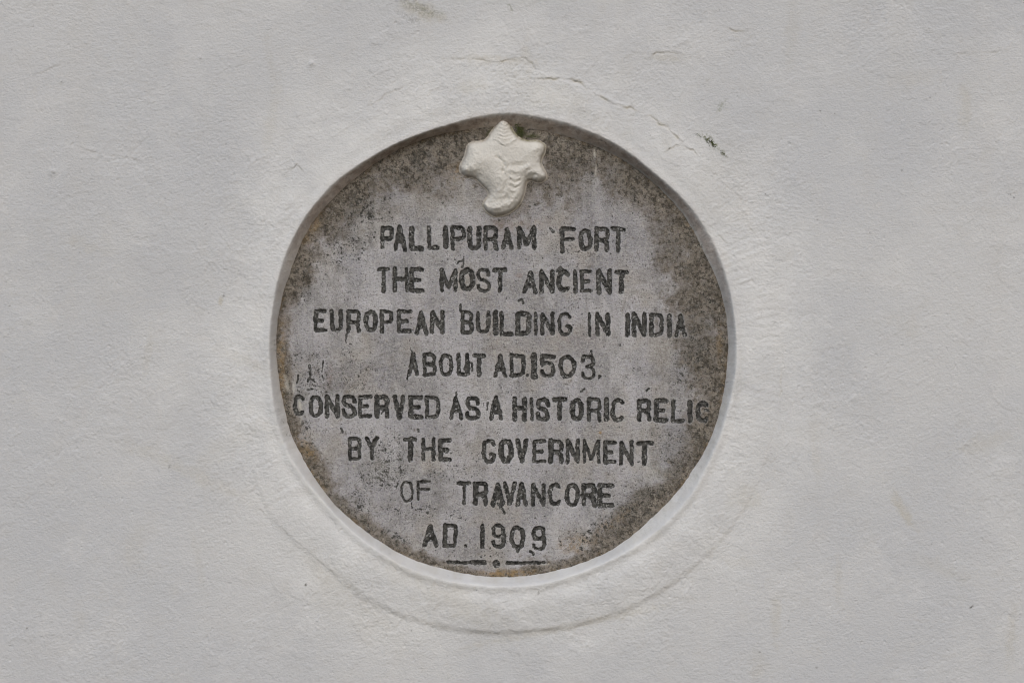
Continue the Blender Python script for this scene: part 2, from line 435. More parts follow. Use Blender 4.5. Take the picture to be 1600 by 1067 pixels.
def blot(cx, cy, sx, sy, rot, a, arr, nz=.7):
    c, s_ = math.cos(math.radians(rot)), math.sin(math.radians(rot))
    R = 2.6 * max(sx, sy) + 6
    i0, i1 = np.searchsorted(xs, [cx - R, cx + R]); j0, j1 = np.searchsorted(ys, [cy - R, cy + R])
    w = (slice(j0, j1), slice(i0, i1)); x_, y_ = X[w], Y[w]
    u = (x_ - cx) * c + (y_ - cy) * s_; v = -(x_ - cx) * s_ + (y_ - cy) * c
    q = np.sqrt((u / sx) ** 2 + (v / sy) ** 2) + nz * fbm(x_, y_, max(6, min(sx, sy)), 4, 61)
    arr[w] = np.maximum(arr[w], a * ss(1.25, .2, q))
blot(1412, 798, 34, 10, 55, .42, stain); blot(1400, 775, 14, 6, 70, .25, stain)
blot(1212, 965, 10, 48, 2, .22, stain); blot(1165, 775, 30, 22, -20, .22, stain); blot(1185, 1040, 16, 30, 0, .16, stain)
blot(1540, 690, 50, 16, -20, .16, stain); blot(1580, 990, 10, 60, 5, .2, stain); blot(1310, 905, 7, 50, 0, .15, stain)
blot(690, 925, 140, 26, 28, .20, stain); blot(520, 905, 90, 25, 40, .16, stain); blot(300, 740, 130, 14, 25, .17, stain)
blot(210, 850, 22, 40, 10, .13, stain); blot(225, 705, 40, 9, 0, .14, stain); blot(900, 975, 200, 8, -12, .24, stain)
blot(560, 960, 120, 40, 30, .12, stain); blot(660, 18, 45, 16, 20, .35, stain); blot(780, 95, 80, 8, 3, .25, stain)
blot(345, 470, 5, 9, 10, .5, stain); blot(1040, 90, 35, 8, 5, .25, stain); blot(860, 150, 120, 30, 25, .13, stain)
blot(1120, 300, 60, 90, 40, .10, stain); blot(120, 420, 300, 90, 0, .05, stain)
# green growth on the plaster
blot(1110, 221, 20, 6.5, 48, 1.0, moss, .9); blot(1128, 238, 10, 4, 50, .8, moss, .9); blot(1093, 212, 8, 3, 35, .65, moss, .9)
blot(1127, 166, 15, 8, -40, .42, moss, .9); blot(662, 17, 26, 8, 25, .40, moss, .9); blot(640, 8, 16, 6, 10, .28, moss, .9)
blot(797, 12, 3, 11, -25, .55, moss, .6); blot(690, 20, 10, 6, 0, .30, moss, .9)
for (mx, my, sx, sy, ro_, a) in ((1518, 947, 5, 2.2, -40, 1), (1577, 304, 5, 2, 20, .8), (1584, 309, 3, 2, 0, .7), (841, 925, 2, 4, 10, 1), (743, 920, 4, 2, 0, .7),
                                 (1232, 970, 2, 2, 0, .9), (1276, 1042, 2, 2.5, 0, .8), (478, 913, 2, 3, 10, 1), (265, 728, 1.6, 5, 25, .55), (1046, 232, 2.6, 2.2, 0, .8),
                                 (350, 462, 3, 6, 10, .5), (97, 128, 2, 2, 0, .7), (313, 91, 2.2, 1.8, 0, .8), (83, 269, 6, 3, 20, .35), (1196, 303, 1.6, 1.6, 0, .8),
                                 (1158, 237, 2, 1.6, 0, .5), (15, 478, 2, 2, 0, .6), (357, 765, 2, 2, 0, .7), (1455, 850, 2, 2, 0, .5), (1187, 1018, 2.4, 2, 0, .5)):
    blot(mx, my, sx, sy, ro_, a, mark, .25)
srng = np.random.default_rng(5)
for _ in range(46):
    blot(srng.uniform(20, 1580), srng.uniform(15, 1050), srng.uniform(1.2, 2.6), srng.uniform(1.2, 2.6), srng.uniform(0, 90), srng.uniform(.3, .8), mark, .3)
for _ in range(16):
    blot(srng.uniform(30, 1570), srng.uniform(30, 1040), srng.uniform(5, 14), srng.uniform(25, 80), srng.uniform(-12, 12), srng.uniform(.10, .2), stain)
for _ in range(14):
    blot(srng.uniform(30, 1570), srng.uniform(30, 1040), srng.uniform(25, 80), srng.uniform(8, 22), srng.uniform(-35, 35), srng.uniform(.08, .18), stain)
stain *= 1.3
blot(655, 14, 42, 11, 18, .32, mark, 1.1); blot(640, 30, 20, 8, 30, .35, mark, 1.1); blot(1150, 640, 12, 60, 0, .12, mark, .9)
# little lumps under the paint
for (lx, ly, s_, a) in ((83, 269, 7, 1.6), (487, 100, 5, 1.6), (585, 64, 6, 1.6), (1335, 622, 5, 1.1), (97, 128, 3, .8), (313, 91, 3, .9), (1072, 62, 5, .8)):
    q2 = ((X - lx) ** 2 + (Y - ly) ** 2) / (s_ * s_)
    H += a * np.exp(-q2) * (1 + .6 * fine)
dirt = np.zeros_like(H)
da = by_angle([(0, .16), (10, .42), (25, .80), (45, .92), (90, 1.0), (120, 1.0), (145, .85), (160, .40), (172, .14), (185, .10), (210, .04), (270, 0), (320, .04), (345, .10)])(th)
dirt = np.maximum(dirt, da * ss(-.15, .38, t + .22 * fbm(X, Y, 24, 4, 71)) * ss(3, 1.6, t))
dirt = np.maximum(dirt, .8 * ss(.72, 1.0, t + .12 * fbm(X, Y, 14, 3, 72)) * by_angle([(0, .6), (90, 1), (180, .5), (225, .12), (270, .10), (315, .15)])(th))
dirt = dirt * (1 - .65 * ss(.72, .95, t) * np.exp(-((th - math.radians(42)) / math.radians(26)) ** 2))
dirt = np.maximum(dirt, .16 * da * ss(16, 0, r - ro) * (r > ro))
stain = np.maximum(stain, .22 * ss(7, 0, np.abs(r - rr + 1)) * by_angle([(0, .1), (90, .4), (150, .1), (215, .2), (240, .8), (270, 1), (310, .8), (335, .1)])(th) * (.5 + perlin(X / 18, Y / 18, 73)))
stain = np.maximum(stain, .38 * ss(.05, .5, t) * np.clip(.35 + 1.2 * fbm(X, Y, 20, 4, 74), 0, 1))
stain = np.maximum(stain, .22 * np.exp(-((r - ro - 9) / 7) ** 2) * np.clip(.2 + 1.5 * fbm(X, Y, 40, 4, 75), 0, 1))
mark = np.maximum(mark, .5 * ss(.1, .6, t) * ss(.34, .5, perlin(X / 7, Y / 7, 76)) * ss(.05, .3, fbm(X, Y, 70, 3, 77)))
vignette_lift = np.clip(.85 * ss(1.0, .15, np.maximum(0, r - ro) / (190 + 150 * fbm(X, Y, 220, 3, 81))), 0, 1) * np.clip(.66 + .9 * fbm(X, Y, 75, 5, 82, .6), 0, 1)  # painted falloff from the opening outwards, imitating a lens vignette, broken by noise

N = grid_normals(X, Y, H)
fr = .25 * (r[1:, 1:] + r[:-1, :-1] + r[1:, :-1] + r[:-1, 1:])
fro = .25 * (ro[1:, 1:] + ro[:-1, :-1] + ro[1:, :-1] + ro[:-1, 1:]); frr = .25 * (rr[1:, 1:] + rr[:-1, :-1] + rr[1:, :-1] + rr[:-1, 1:])
is_rev = fr < fro + 2.0
is_ring = (~is_rev) & (fr < frr)
A = dict(stain=stain, moss=moss, mark=mark, dirt=dirt, vignette_lift=vignette_lift)
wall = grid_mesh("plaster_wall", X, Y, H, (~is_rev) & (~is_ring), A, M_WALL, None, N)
tag(wall, "whitewashed plaster wall with stains and fine cracks around the round stone plaque", "wall", None, "thing")
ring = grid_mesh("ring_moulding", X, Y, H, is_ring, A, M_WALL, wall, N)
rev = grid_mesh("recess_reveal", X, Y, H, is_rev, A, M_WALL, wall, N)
tag(rev, "sloping edge of the round recess, brown with dirt along the top")
# the body of the wall behind its plastered face
xa, xb, za, zb = (xs[0] - 800) / 1000, (xs[-1] - 800) / 1000, (533.5 - ys[-1]) / 1000, (533.5 - ys[0]) / 1000
bm_v = [(x, y, z) for y in (.085, .35) for x in (xa, xb) for z in (za, zb)]
me = bpy.data.meshes.new("wall_core")
me.from_pydata(bm_v, [], [(0, 2, 3, 1), (4, 5, 7, 6), (0, 1, 5, 4), (2, 6, 7, 3), (0, 4, 6, 2), (1, 3, 7, 5)])
me.materials.append(M_WALL)
core = bpy.data.objects.new("wall_core", me); scene.collection.objects.link(core); core.parent = wall

# ------------------------------------------------------------------ the lettering: strokes of every letter, measured one by one
G = {
 'A': [[(0, 1), (.5, 0), (1, 1)], [(.2, .68), (.8, .68)]],
 'B': [[(0, 0), (0, 1)], '~', [(0, 0), (.55, 0), (.9, .03), (.95, .24), (.88, .45), (.5, .47), (0, .48)], [(.4, .48), (.9, .5), (1.02, .74), (.95, .98), (.55, 1), (0, 1)]],
 'C': ['~', [(1, .27), (.98, .04), (.55, -.03), (.04, .03), (0, .3), (0, .7), (.04, .97), (.5, 1.03), (.96, .97), (1, .72)]],
 'D': [[(0, 0), (0, 1)], '~', [(0, 0), (.5, 0), (.96, .04), (1, .35), (1, .65), (.96, .96), (.5, 1), (0, 1)]],
 'E': [[(1, 0), (0, 0), (0, 1), (1, 1)], [(0, .5), (.72, .5)]],
 'F': [[(1, 0), (0, 0), (0, 1)], [(0, .47), (.9, .44)]],
 'G': ['~', [(1, .27), (.98, .04), (.55, -.03), (.04, .03), (0, .3), (0, .7), (.04, .97), (.5, 1.03), (.95, .98), (1, .8), (.98, .62), (.66, .6)]],
 'H': [[(0, 0), (0, 1)], [(1, 0), (1, 1)], [(0, .47), (1, .47)]],
 'I': [[(.5, 0), (.5, 1)]],
 'L': [[(0, 0), (0, 1), (1, 1)]],
 'M': [[(0, 1), (0, 0), (.5, .85), (1, 0), (1, 1)]],
 'N': [[(0, 1), (0, 0), (1, 1), (1, 0)]],
 'O': ['~', [(.5, 0), (.1, .02), (0, .3), (0, .7), (.1, .98), (.5, 1), (.9, .98), (1, .7), (1, .3), (.9, .02), (.5, 0)]],
 'P': [[(0, 0), (0, 1)], '~', [(0, 0), (.55, 0), (.95, .03), (1, .27), (.95, .52), (.5, .55), (0, .56)]],
 'R': [[(0, 0), (0, 1)], [(.55, .54), (.9, .68), (1, 1)], '~', [(0, 0), (.55, 0), (.95, .03), (1, .26), (.95, .5), (.5, .54), (0, .54)]],
 'S': ['~', [(.98, .25), (.95, .03), (.5, -.02), (.05, .03), (.02, .3), (.15, .44), (.5, .5), (.88, .58), (1, .75), (.95, .98), (.5, 1.03), (.04, .97), (0, .74)]],
 'T': [[(0, 0), (1, 0)], [(.5, 0), (.5, 1)]],
 'U': ['~', [(0, 0), (0, .5), (.02, .9), (.25, 1), (.5, 1), (.75, 1), (.98, .9), (1, .5), (1, 0)]],
 'V': [[(0, 0), (.5, 1), (1, 0)]],
 'Y': [[(0, 0), (.5, .45), (1, 0)], [(.5, .45), (.5, 1)]],
 '1': [[(.6, 0), (.4, 1)]],
 '3': ['~', [(0, .22), (.06, .02), (.5, -.02), (.95, .03), (.98, .28), (.85, .45), (.45, .48)], [(.45, .48), (.9, .52), (1, .75), (.95, .98), (.5, 1.03), (.05, .98), (0, .76)]],
 '5': [[(1, .03), (0, 0), (.02, .45)], '~', [(.02, .45), (.4, .36), (.85, .42), (1, .68), (.9, .98), (.5, 1.03), (.06, .98), (0, .78)]],
 '9': ['~', [(.95, .3), (.9, .03), (.5, -.02), (.08, .03), (.02, .28), (.1, .5), (.5, .54), (.9, .48), (.95, .3)], [(.95, .28), (1, .55), (.95, .95), (.5, 1.04), (.06, .96), (0, .8)]],
 '.': [[(.5, .45), (.5, .55)]],
}
def oval(a0, a1, n=15, e=2.35):
    q = []
    for a_ in np.radians(np.linspace(a0, a1, n)):
        c_, s_ = math.cos(a_), math.sin(a_)
        q.append((.5 + .5 * math.copysign(abs(c_) ** (2 / e), c_), .5 - .5 * math.copysign(abs(s_) ** (2 / e), s_)))
    return q
G['O'] = ['~', oval(90, 450, 21)]
G['0'] = G['O']
G['C'] = ['~', oval(48, 312, 17)]
G['G'] = ['~', oval(38, 330, 17) + [(1, .66), (.66, .62)]]
LINES = [
 [("PALLIPURAM", [(594.4, 615.6, 353, 390.6), (615, 635.6, 352.5, 393), (640, 662.5, 353.7, 392), (667, 687, 353.7, 390), (691, 701, 353.5, 389.5), (704.4, 727.5, 353, 391), (731, 752, 353.7, 391), (755.6, 778.7, 353, 392.5), (782.5, 803, 355.6, 391), (808, 838, 353, 390)]),
  ("FORT", [(876, 900, 355, 397), (904, 925.6, 357.5, 392.5), (929.4, 952.5, 355, 393.7), (955, 977.5, 355.6, 394.4)])],
 [("THE", [(588.7, 609.4, 418, 459), (613.7, 638.7, 417.5, 457), (640, 662.5, 417.5, 457.5)]),
  ("MOST", [(687, 715, 419.4, 457), (718, 742, 419.4, 455), (744.4, 767, 420, 457), (770, 793, 419, 457.5)]),
  ("ANCIENT", [(817, 840, 423, 459.4), (843, 866, 421, 460), (870, 892.5, 422.5, 457), (895.6, 902.5, 422, 459.4), (906, 925.6, 422, 457.5), (932.5, 955, 421, 461), (961, 982, 422.5, 460)])],
 [("EUROPEAN", [(490, 510.6, 483, 519.4), (515.6, 536, 483, 519.4), (541, 563.7, 483.7, 521), (568.7, 590, 484.4, 519.4), (593.7, 615, 483.7, 521), (620, 643.7, 484.4, 520.6), (647.5, 668.7, 485.6, 524.4), (672.5, 694.4, 485.6, 522)]),
  ("BUILDING", [(720, 739.4, 485.6, 522.5), (744.4, 766, 485.6, 521), (771, 778, 486, 523), (781, 803, 485.6, 525), (806, 830, 487, 524.4), (833.7, 840, 487, 525), (844.4, 867, 487, 525), (871, 895, 487.5, 525)]),
  ("IN", [(919, 924, 487.5, 527), (930.6, 953, 488.7, 525.6)]),
  ("INDIA", [(977, 984.4, 489.4, 526), (987.5, 1010, 488, 526), (1014.4, 1037, 488.7, 526), (1042, 1048.7, 490, 527.5), (1053.7, 1072, 491, 527)])],
 [("ABOUT", [(636, 654.4, 549.4, 588), (661, 682, 552, 588), (686, 708, 552.5, 588.7), (714, 733, 552, 588.7), (737, 759, 553, 589)]),
  ("AD.", [(771, 792, 552, 591), (797, 820.6, 553, 590), (821.5, 826.5, 584.5, 589.8)]),
  ("1503.", [(830.6, 839, 551, 593), (844, 868, 553, 590), (873, 900, 555, 591), (907.5, 930, 555, 592.5), (934.5, 939.5, 586.5, 592)])],
 [("CONSERVED", [(458, 477.5, 617, 649.4), (482, 504.4, 617, 653), (507, 530, 616, 653.7), (533.7, 557, 617, 652), (560, 581, 617, 653), (586, 608.7, 617, 654), (613.7, 634.4, 616, 656), (639.4, 660, 618, 654.4), (664.4, 687.5, 618, 654.4)]),
  ("AS", [(701, 724, 618.7, 656), (727.5, 749.4, 620, 655.6)]), ("A", [(764.4, 786, 618.7, 657.5)]),
  ("HISTORIC", [(801, 822.5, 619.4, 658.7), (828.7, 833, 620, 657.5), (838, 859, 622, 657), (863, 885.6, 621, 657), (891, 912, 622.5, 658), (917.5, 940, 621, 660), (943, 952, 621, 659), (954.4, 977, 622.5, 659.4)]),
  ("RELIC", [(995.6, 1018, 622.5, 659.4), (1022.5, 1043.7, 623, 660), (1048.7, 1070, 623.7, 660.6), (1074, 1082.5, 623, 661), (1087.5, 1108.7, 627, 660)])],
 [("BY", [(543.7, 565, 682.5, 720), (570.6, 590.6, 682, 720)]), ("THE", [(630, 652.5, 683, 721), (658.7, 680, 683.7, 720.6), (685, 706, 685, 720.6)]),
  ("GOVERNMENT", [(752.5, 775.6, 685.6, 724.4), (779.4, 802, 686, 723), (806, 826, 685, 723), (832, 853, 687, 723.7), (858, 880.6, 686, 723.7), (884.4, 905.6, 685, 725), (910, 938, 685.6, 725), (942.5, 962.5, 688.7, 725), (967.5, 990, 688.7, 727.5), (993, 1021, 688.7, 727)])],
 [("OF", [(625.6, 646, 750.6, 785), (651, 673, 751, 781)]),
  ("TRAVANCORE", [(714.4, 735.6, 752.5, 788.7), (740, 762.5, 752.5, 789.4), (767.5, 788.7, 755, 790.6), (786, 807.5, 752, 790), (805, 825, 753.7, 791), (830, 852.5, 753.7, 792), (856, 878.7, 754.4, 790), (882.5, 905.6, 755.6, 791), (908.7, 932, 755, 792), (934.4, 960, 755.6, 792)])],
 [("AD.", [(660, 684.4, 818, 854.7), (692.6, 715, 817.6, 855.4), (724.5, 729.5, 850, 854.6)]), ("1909", [(750.4, 757, 818, 856.7), (768, 790, 819, 856), (796.5, 820.5, 821.7, 857.5), (831, 853.5, 822, 859.5)])],
]
FAINT = {(0, 0, 3): .62, (0, 0, 6): .78, (0, 1, 1): .80, (0, 1, 2): .78, (2, 3, 4): .66, (3, 0, 0): .9, (4, 3, 1): .72, (4, 4, 4): .98, (6, 0, 0): .62, (6, 0, 1): .72,
         (6, 1, 0): .84, (7, 1, 1): .84, (3, 0, 4): .84, (2, 0, 3): .86, (2, 1, 5): .86, (5, 2, 6): .88, (3, 1, 1): .86, (1, 1, 2): .88}

STEP = .9
sx_ = np.arange(800 + (405 - 800) * KS, 800 + (1170 - 800) * KS, STEP).astype(F); sy_ = np.arange(160, 925, STEP).astype(F)
SX, SY = np.meshgrid(sx_, sy_)
PX = ((SX - 800) / KS + 800).astype(F); PY = ((SY - 533.5) / KS + 533.5).astype(F)   # the same points as measured on the photograph
warpx = .9 * perlin(PX / 9, PY / 9, 101) + .7 * perlin(PX / 3.6, PY / 3.6, 102)
warpy = .9 * perlin(PX / 9, PY / 9, 103) + .7 * perlin(PX / 3.6, PY / 3.6, 104)
WPX, WPY = PX + warpx, PY + warpy
sdf = np.full(SX.shape, 50, F); strength = np.zeros(SX.shape, F); part_v = np.zeros(SX.shape, np.int32); groove = np.zeros(SX.shape, F); core_v = np.zeros(SX.shape, F)
prng = np.random.default_rng(7)
def window(x0, y0, x1, y1, pad=9):
    i0, i1 = np.searchsorted(PX[0], [x0 - pad, x1 + pad]); j0, j1 = np.searchsorted(PY[:, 0], [y0 - pad, y1 + pad])
    return (slice(j0, j1), slice(i0, i1))
def carve(strokes, hw, st, pid, depth, taper=.10):
    p = np.concatenate([np.array(q) for q in strokes]); s = window(*p.min(0), *p.max(0))
    d = np.full(SX[s].shape, 99, F)
    for q in strokes:
        e, _ = seg_dist(WPX[s], WPY[s], q)
        d = np.minimum(d, e - hw * (1 + taper * float(np.clip(prng.normal(), -1.5, 1.5))))
    d = d + .6 * perlin(PX[s] / 6, PY[s] / 6, 105) + .3 * perlin(PX[s] / 2.6, PY[s] / 2.6, 107)
    m = d < sdf[s]
    part_v[s] = np.where(m & (d < 2.4), pid, part_v[s])
    strength[s] = np.where(m, st, strength[s]); sdf[s] = np.where(m, d, sdf[s])
    groove[s] = np.maximum(groove[s], depth * ss(.9, -1.7, d) * (.75 + .35 * perlin(PX[s] / 7, PY[s] / 7, 106)))
    core_v[s] = np.maximum(core_v[s], ss(-hw * .35, -hw * .9, d))
names = {}
pid = 0
for li, line in enumerate(LINES):
    for wi, (word, boxes) in enumerate(line):
        pid += 1; names[pid] = (li, word)
        for ci, (ch, (x0, x1, y0, y1)) in enumerate(zip(word, boxes)):
            st = FAINT.get((li, wi, ci), float(prng.uniform(.93, 1.1)))
            hw = prng.uniform(2.95, 3.7) if ch not in '39SBG' else prng.uniform(2.7, 3.1)
            if (li, wi) == (6, 0): hw = 2.1
            if ch == 'I' or ch == '1': hw = min(4.2, max(2.5, (x1 - x0) / 2))
            if ch == '.': hw = 2.3
            ins = hw * .92
            strokes = []; curve = False
            for q in G[ch]:
                if q == '~': curve = True; continue
                if ch in 'I1.':
                    pts = [(x0 + ins + u * max(0.01, x1 - x0 - 2 * ins), y0 + ins + v * max(.01, y1 - y0 - 2 * ins)) for u, v in q]
                else:
                    pts = [(x0 + ins + u * (x1 - x0 - 2 * ins), y0 + ins + v * (y1 - y0 - 2 * ins)) for u, v in q]
                pts = [(a + prng.normal(0, .4), b + prng.normal(0, .4)) for a, b in pts]
                if curve and ch in 'O0': pts[-1] = pts[0]
                if curve: pts = chaikin(pts, 2)
                strokes.append(pts)
            carve(strokes, hw, st, pid, 3.4)
DASH = pid + 1
names[DASH] = (8, "carved_line"); names[DASH + 1] = (8, "carved_dot"); names[DASH + 2] = (8, "carved_line")
carve([[(700, 878), (725, 879), (757, 880)], [(735, 877), (757, 877)]], 2.2, 1.1, DASH, 3.2)
carve([[(775.6, 879.5), (775.6, 881.5)]], 5.6, 1.15, DASH + 1, 3.5, .02)
carve([[(793, 878), (815, 879.5), (850, 878.5)], [(793, 880), (808, 880.5)]], 2.3, 1.1, DASH + 2, 3.2)
# drips, scratches and chips that took the paint
loose = [[(541.5, 520), (540, 530), (541, 536)], [(637, 586), (636.5, 592)], [(714, 413), (717, 409), (723, 407), (724.5, 402)], [(724, 405), (722, 418)],
         [(870, 424), (876, 418), (879, 421), (888, 427)], [(811, 470), (816, 468), (817.5, 474)], [(726, 577), (731, 567), (737, 567), (738, 580)], [(733, 570), (733, 585)],
         [(762, 629), (761, 640)], [(908, 612), (913, 607)], [(1011, 610), (1014, 607)], [(596, 646), (603, 638)], [(602, 640), (606, 634)], [(777, 786), (782, 795)], [(782, 787), (789, 802)],
         [(806, 857), (808, 862), (812, 857)], [(828, 861), (834, 864), (833, 867)], [(719, 475), (720, 487)], [(641, 545), (643, 549)], [(767, 868), (767, 868.6)], [(757.5, 867.6), (757.5, 868)], [(752, 870), (752, 870.6)],
         [(653, 671), (654, 675)], [(924, 549), (925, 556)], [(859, 357), (865, 363)], [(713, 613), (713, 619)], [(484, 571), (485, 586)], [(485, 586), (480, 597)], [(484, 590), (492, 597)], [(481, 592), (491, 593)],
         [(505, 563), (503, 580)], [(503, 587), (505, 595)], [(466, 586), (464, 598)], [(480, 608), (488, 608)], [(997, 722), (999, 721)], [(643, 785), (644, 794)], [(533, 670), (535, 674)], [(667, 800), (668, 802)], [(1102, 640), (1106, 642)]]
for q in loose:
    carve([q], float(prng.uniform(1.1, 2.0)), float(prng.uniform(.78, .98)), 0, .9)

# ------------------------------------------------------------------ stone plaque
sth = np.arctan2(-(SY - CY), SX - CX).astype(F); sr = np.hypot(SX - CX, SY - CY).astype(F)
edge = R_IN(sth) - sr                                   # mm from the visible edge of the stone
nb = fbm(PX, PY, 75, 5, 111, .6); nm = fbm(PX, PY, 22, 4, 112, .6)
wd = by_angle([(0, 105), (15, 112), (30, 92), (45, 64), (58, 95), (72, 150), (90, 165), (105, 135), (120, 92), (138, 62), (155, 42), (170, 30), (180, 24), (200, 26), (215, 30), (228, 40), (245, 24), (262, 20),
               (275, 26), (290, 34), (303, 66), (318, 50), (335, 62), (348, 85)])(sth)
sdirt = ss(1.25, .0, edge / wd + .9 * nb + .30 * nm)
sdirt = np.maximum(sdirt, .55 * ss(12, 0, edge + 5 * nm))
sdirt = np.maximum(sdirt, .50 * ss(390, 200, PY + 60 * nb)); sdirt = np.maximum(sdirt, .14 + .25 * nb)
def sblot(cx, cy, sx, sy, a, arr, nz=.6, rot=0):
    c, s_ = math.cos(math.radians(rot)), math.sin(math.radians(rot))
    u = (PX - cx) * c + (PY - cy) * s_; v = -(PX - cx) * s_ + (PY - cy) * c
    np.maximum(arr, a * ss(1.2, .15, np.sqrt((u / sx) ** 2 + (v / sy) ** 2) + nz * nm), out=arr)
def sclear(cx, cy, sx, sy, a, arr):
    arr *= 1 - a * ss(1.2, .1, np.sqrt(((PX - cx) / sx) ** 2 + ((PY - cy) / sy) ** 2) + .8 * nm)
sclear(690, 315, 55, 45, .7, sdirt); sclear(925, 290, 50, 45, .75, sdirt); sclear(600, 390, 70, 40, .6, sdirt); sclear(980, 350, 60, 50, .5, sdirt)
sblot(905, 215, 40, 22, .75, sdirt); sblot(840, 270, 30, 60, .6, sdirt); sblot(1060, 370, 28, 60, .7, sdirt, .6, -30); sblot(640, 245, 60, 18, .65, sdirt, .6, -25)
sblot(700, 300, 40, 30, .45, sdirt); sblot(775, 235, 80, 45, .6, sdirt); sblot(1085, 470, 40, 90, .85, sdirt); sblot(1110, 590, 30, 70, .8, sdirt); sblot(1010, 430, 40, 30, .3, sdirt)
lich = .10 + .28 * ss(.05, .5, fbm(PX, PY, 60, 4, 121)) + .25 * np.clip(nm, 0, 1)
for (cx, cy, sx, sy, a, ro_) in ((565, 330, 60, 60, .75, 0), (545, 385, 55, 45, .55, 0), (520, 410, 40, 40, .5, 0), (650, 260, 70, 35, .7, -20), (490, 590, 55, 60, .65, 0), (560, 590, 60, 40, .45, 0),
                                 (600, 740, 60, 55, .80, 30), (560, 790, 50, 30, .75, 45), (640, 800, 60, 30, .55, 0), (600, 700, 60, 40, .60, 0), (700, 740, 70, 30, .5, 0), (1000, 790, 75, 35, .85, -40), (1060, 740, 40, 40, .75, -50),
                                 (1040, 690, 50, 50, .50, 0), (1080, 560, 45, 90, .70, 0), (1110, 480, 25, 60, .7, 0), (930, 830, 70, 25, .80, -30), (690, 850, 50, 20, .55, 20), (620, 840, 40, 14, .85, 30), (900, 260, 70, 40, .6, 0), (1010, 310, 40, 60, .5, -40),
                                 (720, 230, 40, 30, .75, 0), (950, 770, 60, 30, .45, 0), (480, 690, 20, 50, .7, -25), (470, 450, 25, 60, .6, 15), (500, 830, 60, 20, .6, 40), (870, 390, 30, 16, .5, 0), (790, 620, 40, 25, .35, 0), (760, 850, 40, 20, .3, 0)):
    sblot(cx, cy, sx, sy, a, lich, .9, ro_)
lich = np.maximum(lich * (1 - .35 * sdirt), .45 * ss(14, 0, edge + 6 * nm))
lich = np.maximum(lich, .28 * sdirt)
soot = np.zeros_like(SX)
for (cx, cy, sx, sy, a, ro_) in ((560, 330, 80, 70, .8, -40), (650, 255, 90, 40, .7, -20), (735, 225, 60, 40, .6, 0), (880, 240, 90, 50, .55, 10), (960, 300, 60, 50, .55, 30), (1050, 400, 50, 80, .6, -20),
                                 (1090, 530, 40, 100, .75, 0), (1050, 700, 50, 70, .55, 30), (980, 800, 90, 40, .65, -35), (600, 740, 80, 60, .5, 30), (540, 800, 60, 25, .6, 45), (500, 590, 60, 60, .45, 0), (500, 440, 40, 60, .5, 15),
                                 (690, 780, 60, 50, .3, 0), (760, 300, 60, 40, .45, 0), (860, 400, 40, 30, .35, 0), (780, 600, 50, 30, .25, 0), (640, 560, 60, 40, .25, 0), (860, 560, 40, 30, .2, 0), (700, 680, 50, 30, .25, 0)):
    sblot(cx, cy, sx, sy, a, soot, .9, ro_)
soot = np.maximum(soot, .35 * ss(420, 200, PY + 90 * nb))
ochre = np.zeros_like(SX); pink = np.zeros_like(SX); pale = np.zeros_like(SX); smoss = np.zeros_like(SX)
sblot(790, 895, 60, 8, .75, ochre); sblot(900, 850, 34, 16, .60, ochre, .6, -20); sblot(480, 700, 14, 40, .55, ochre, .6, -30); sblot(440, 560, 8, 90, .5, ochre); sblot(487, 358, 12, 40, .45, ochre, .6, 30)
sblot(938, 676, 3, 3, .9, ochre, .3); sblot(830, 350, 60, 12, .20, ochre); sblot(950, 820, 40, 10, .4, ochre, .6, -35); sblot(715, 275, 18, 26, .4, ochre); sblot(1125, 540, 8, 50, .3, ochre); ochre = np.maximum(ochre, .42 * ss(9, 0, edge + 4 * nm) * np.clip(.3 + 1.4 * fbm(PX, PY, 50, 3, 125), 0, 1))
sblot(515, 590, 6, 26, .65, pink); sblot(812, 430, 8, 6, .5, pink); sblot(770, 360, 40, 22, .45, pink); sblot(910, 520, 60, 30, .18, pink); sblot(655, 500, 50, 40, .15, pink); sblot(890, 240, 60, 40, .35, pink); sblot(915, 435, 14, 14, .35, pink)
sblot(929, 240, 2.4, 10, .8, pale, .3); sblot(931, 268, 2.0, 14, .65, pale, .3); sblot(469, 634, 3.2, 11, 1.0, pale, .3, -12); sblot(459, 607, 3, 12, .8, pale, .4); sblot(470, 655, 2, 8, .6, pale, .3)
sblot(448, 600, 4, 20, .6, pale, .5, -15); sblot(773, 552, 3, 8, .6, pale, .3); sblot(763, 604, 1.5, 9, .7, pale, .3); sblot(720, 880, 5, 3, .5, pale); sblot(957, 580, 4, 3, .5, pale); sblot(636, 787, 10, 2, .45, pale, .3, 20); sblot(600, 735, 30, 22, .2, pale); sblot(553, 728, 4, 3, .6, pale)
sblot(680, 884, 20, 1.5, .6, pale, .4, 4); sblot(852, 882, 10, 1.4, .6, pale, .4); sblot(1020, 740, 30, 20, .25, pale)
sblot(813, 205, 9, 17, 1.0, smoss, .4); sblot(830, 212, 18, 5, .8, smoss, .4, 10); sblot(771, 193, 5, 12, .55, smoss, .4, 25); sblot(764, 208, 4, 8, .5, smoss, .4, 35); sblot(710, 285, 12, 6, .25, smoss)

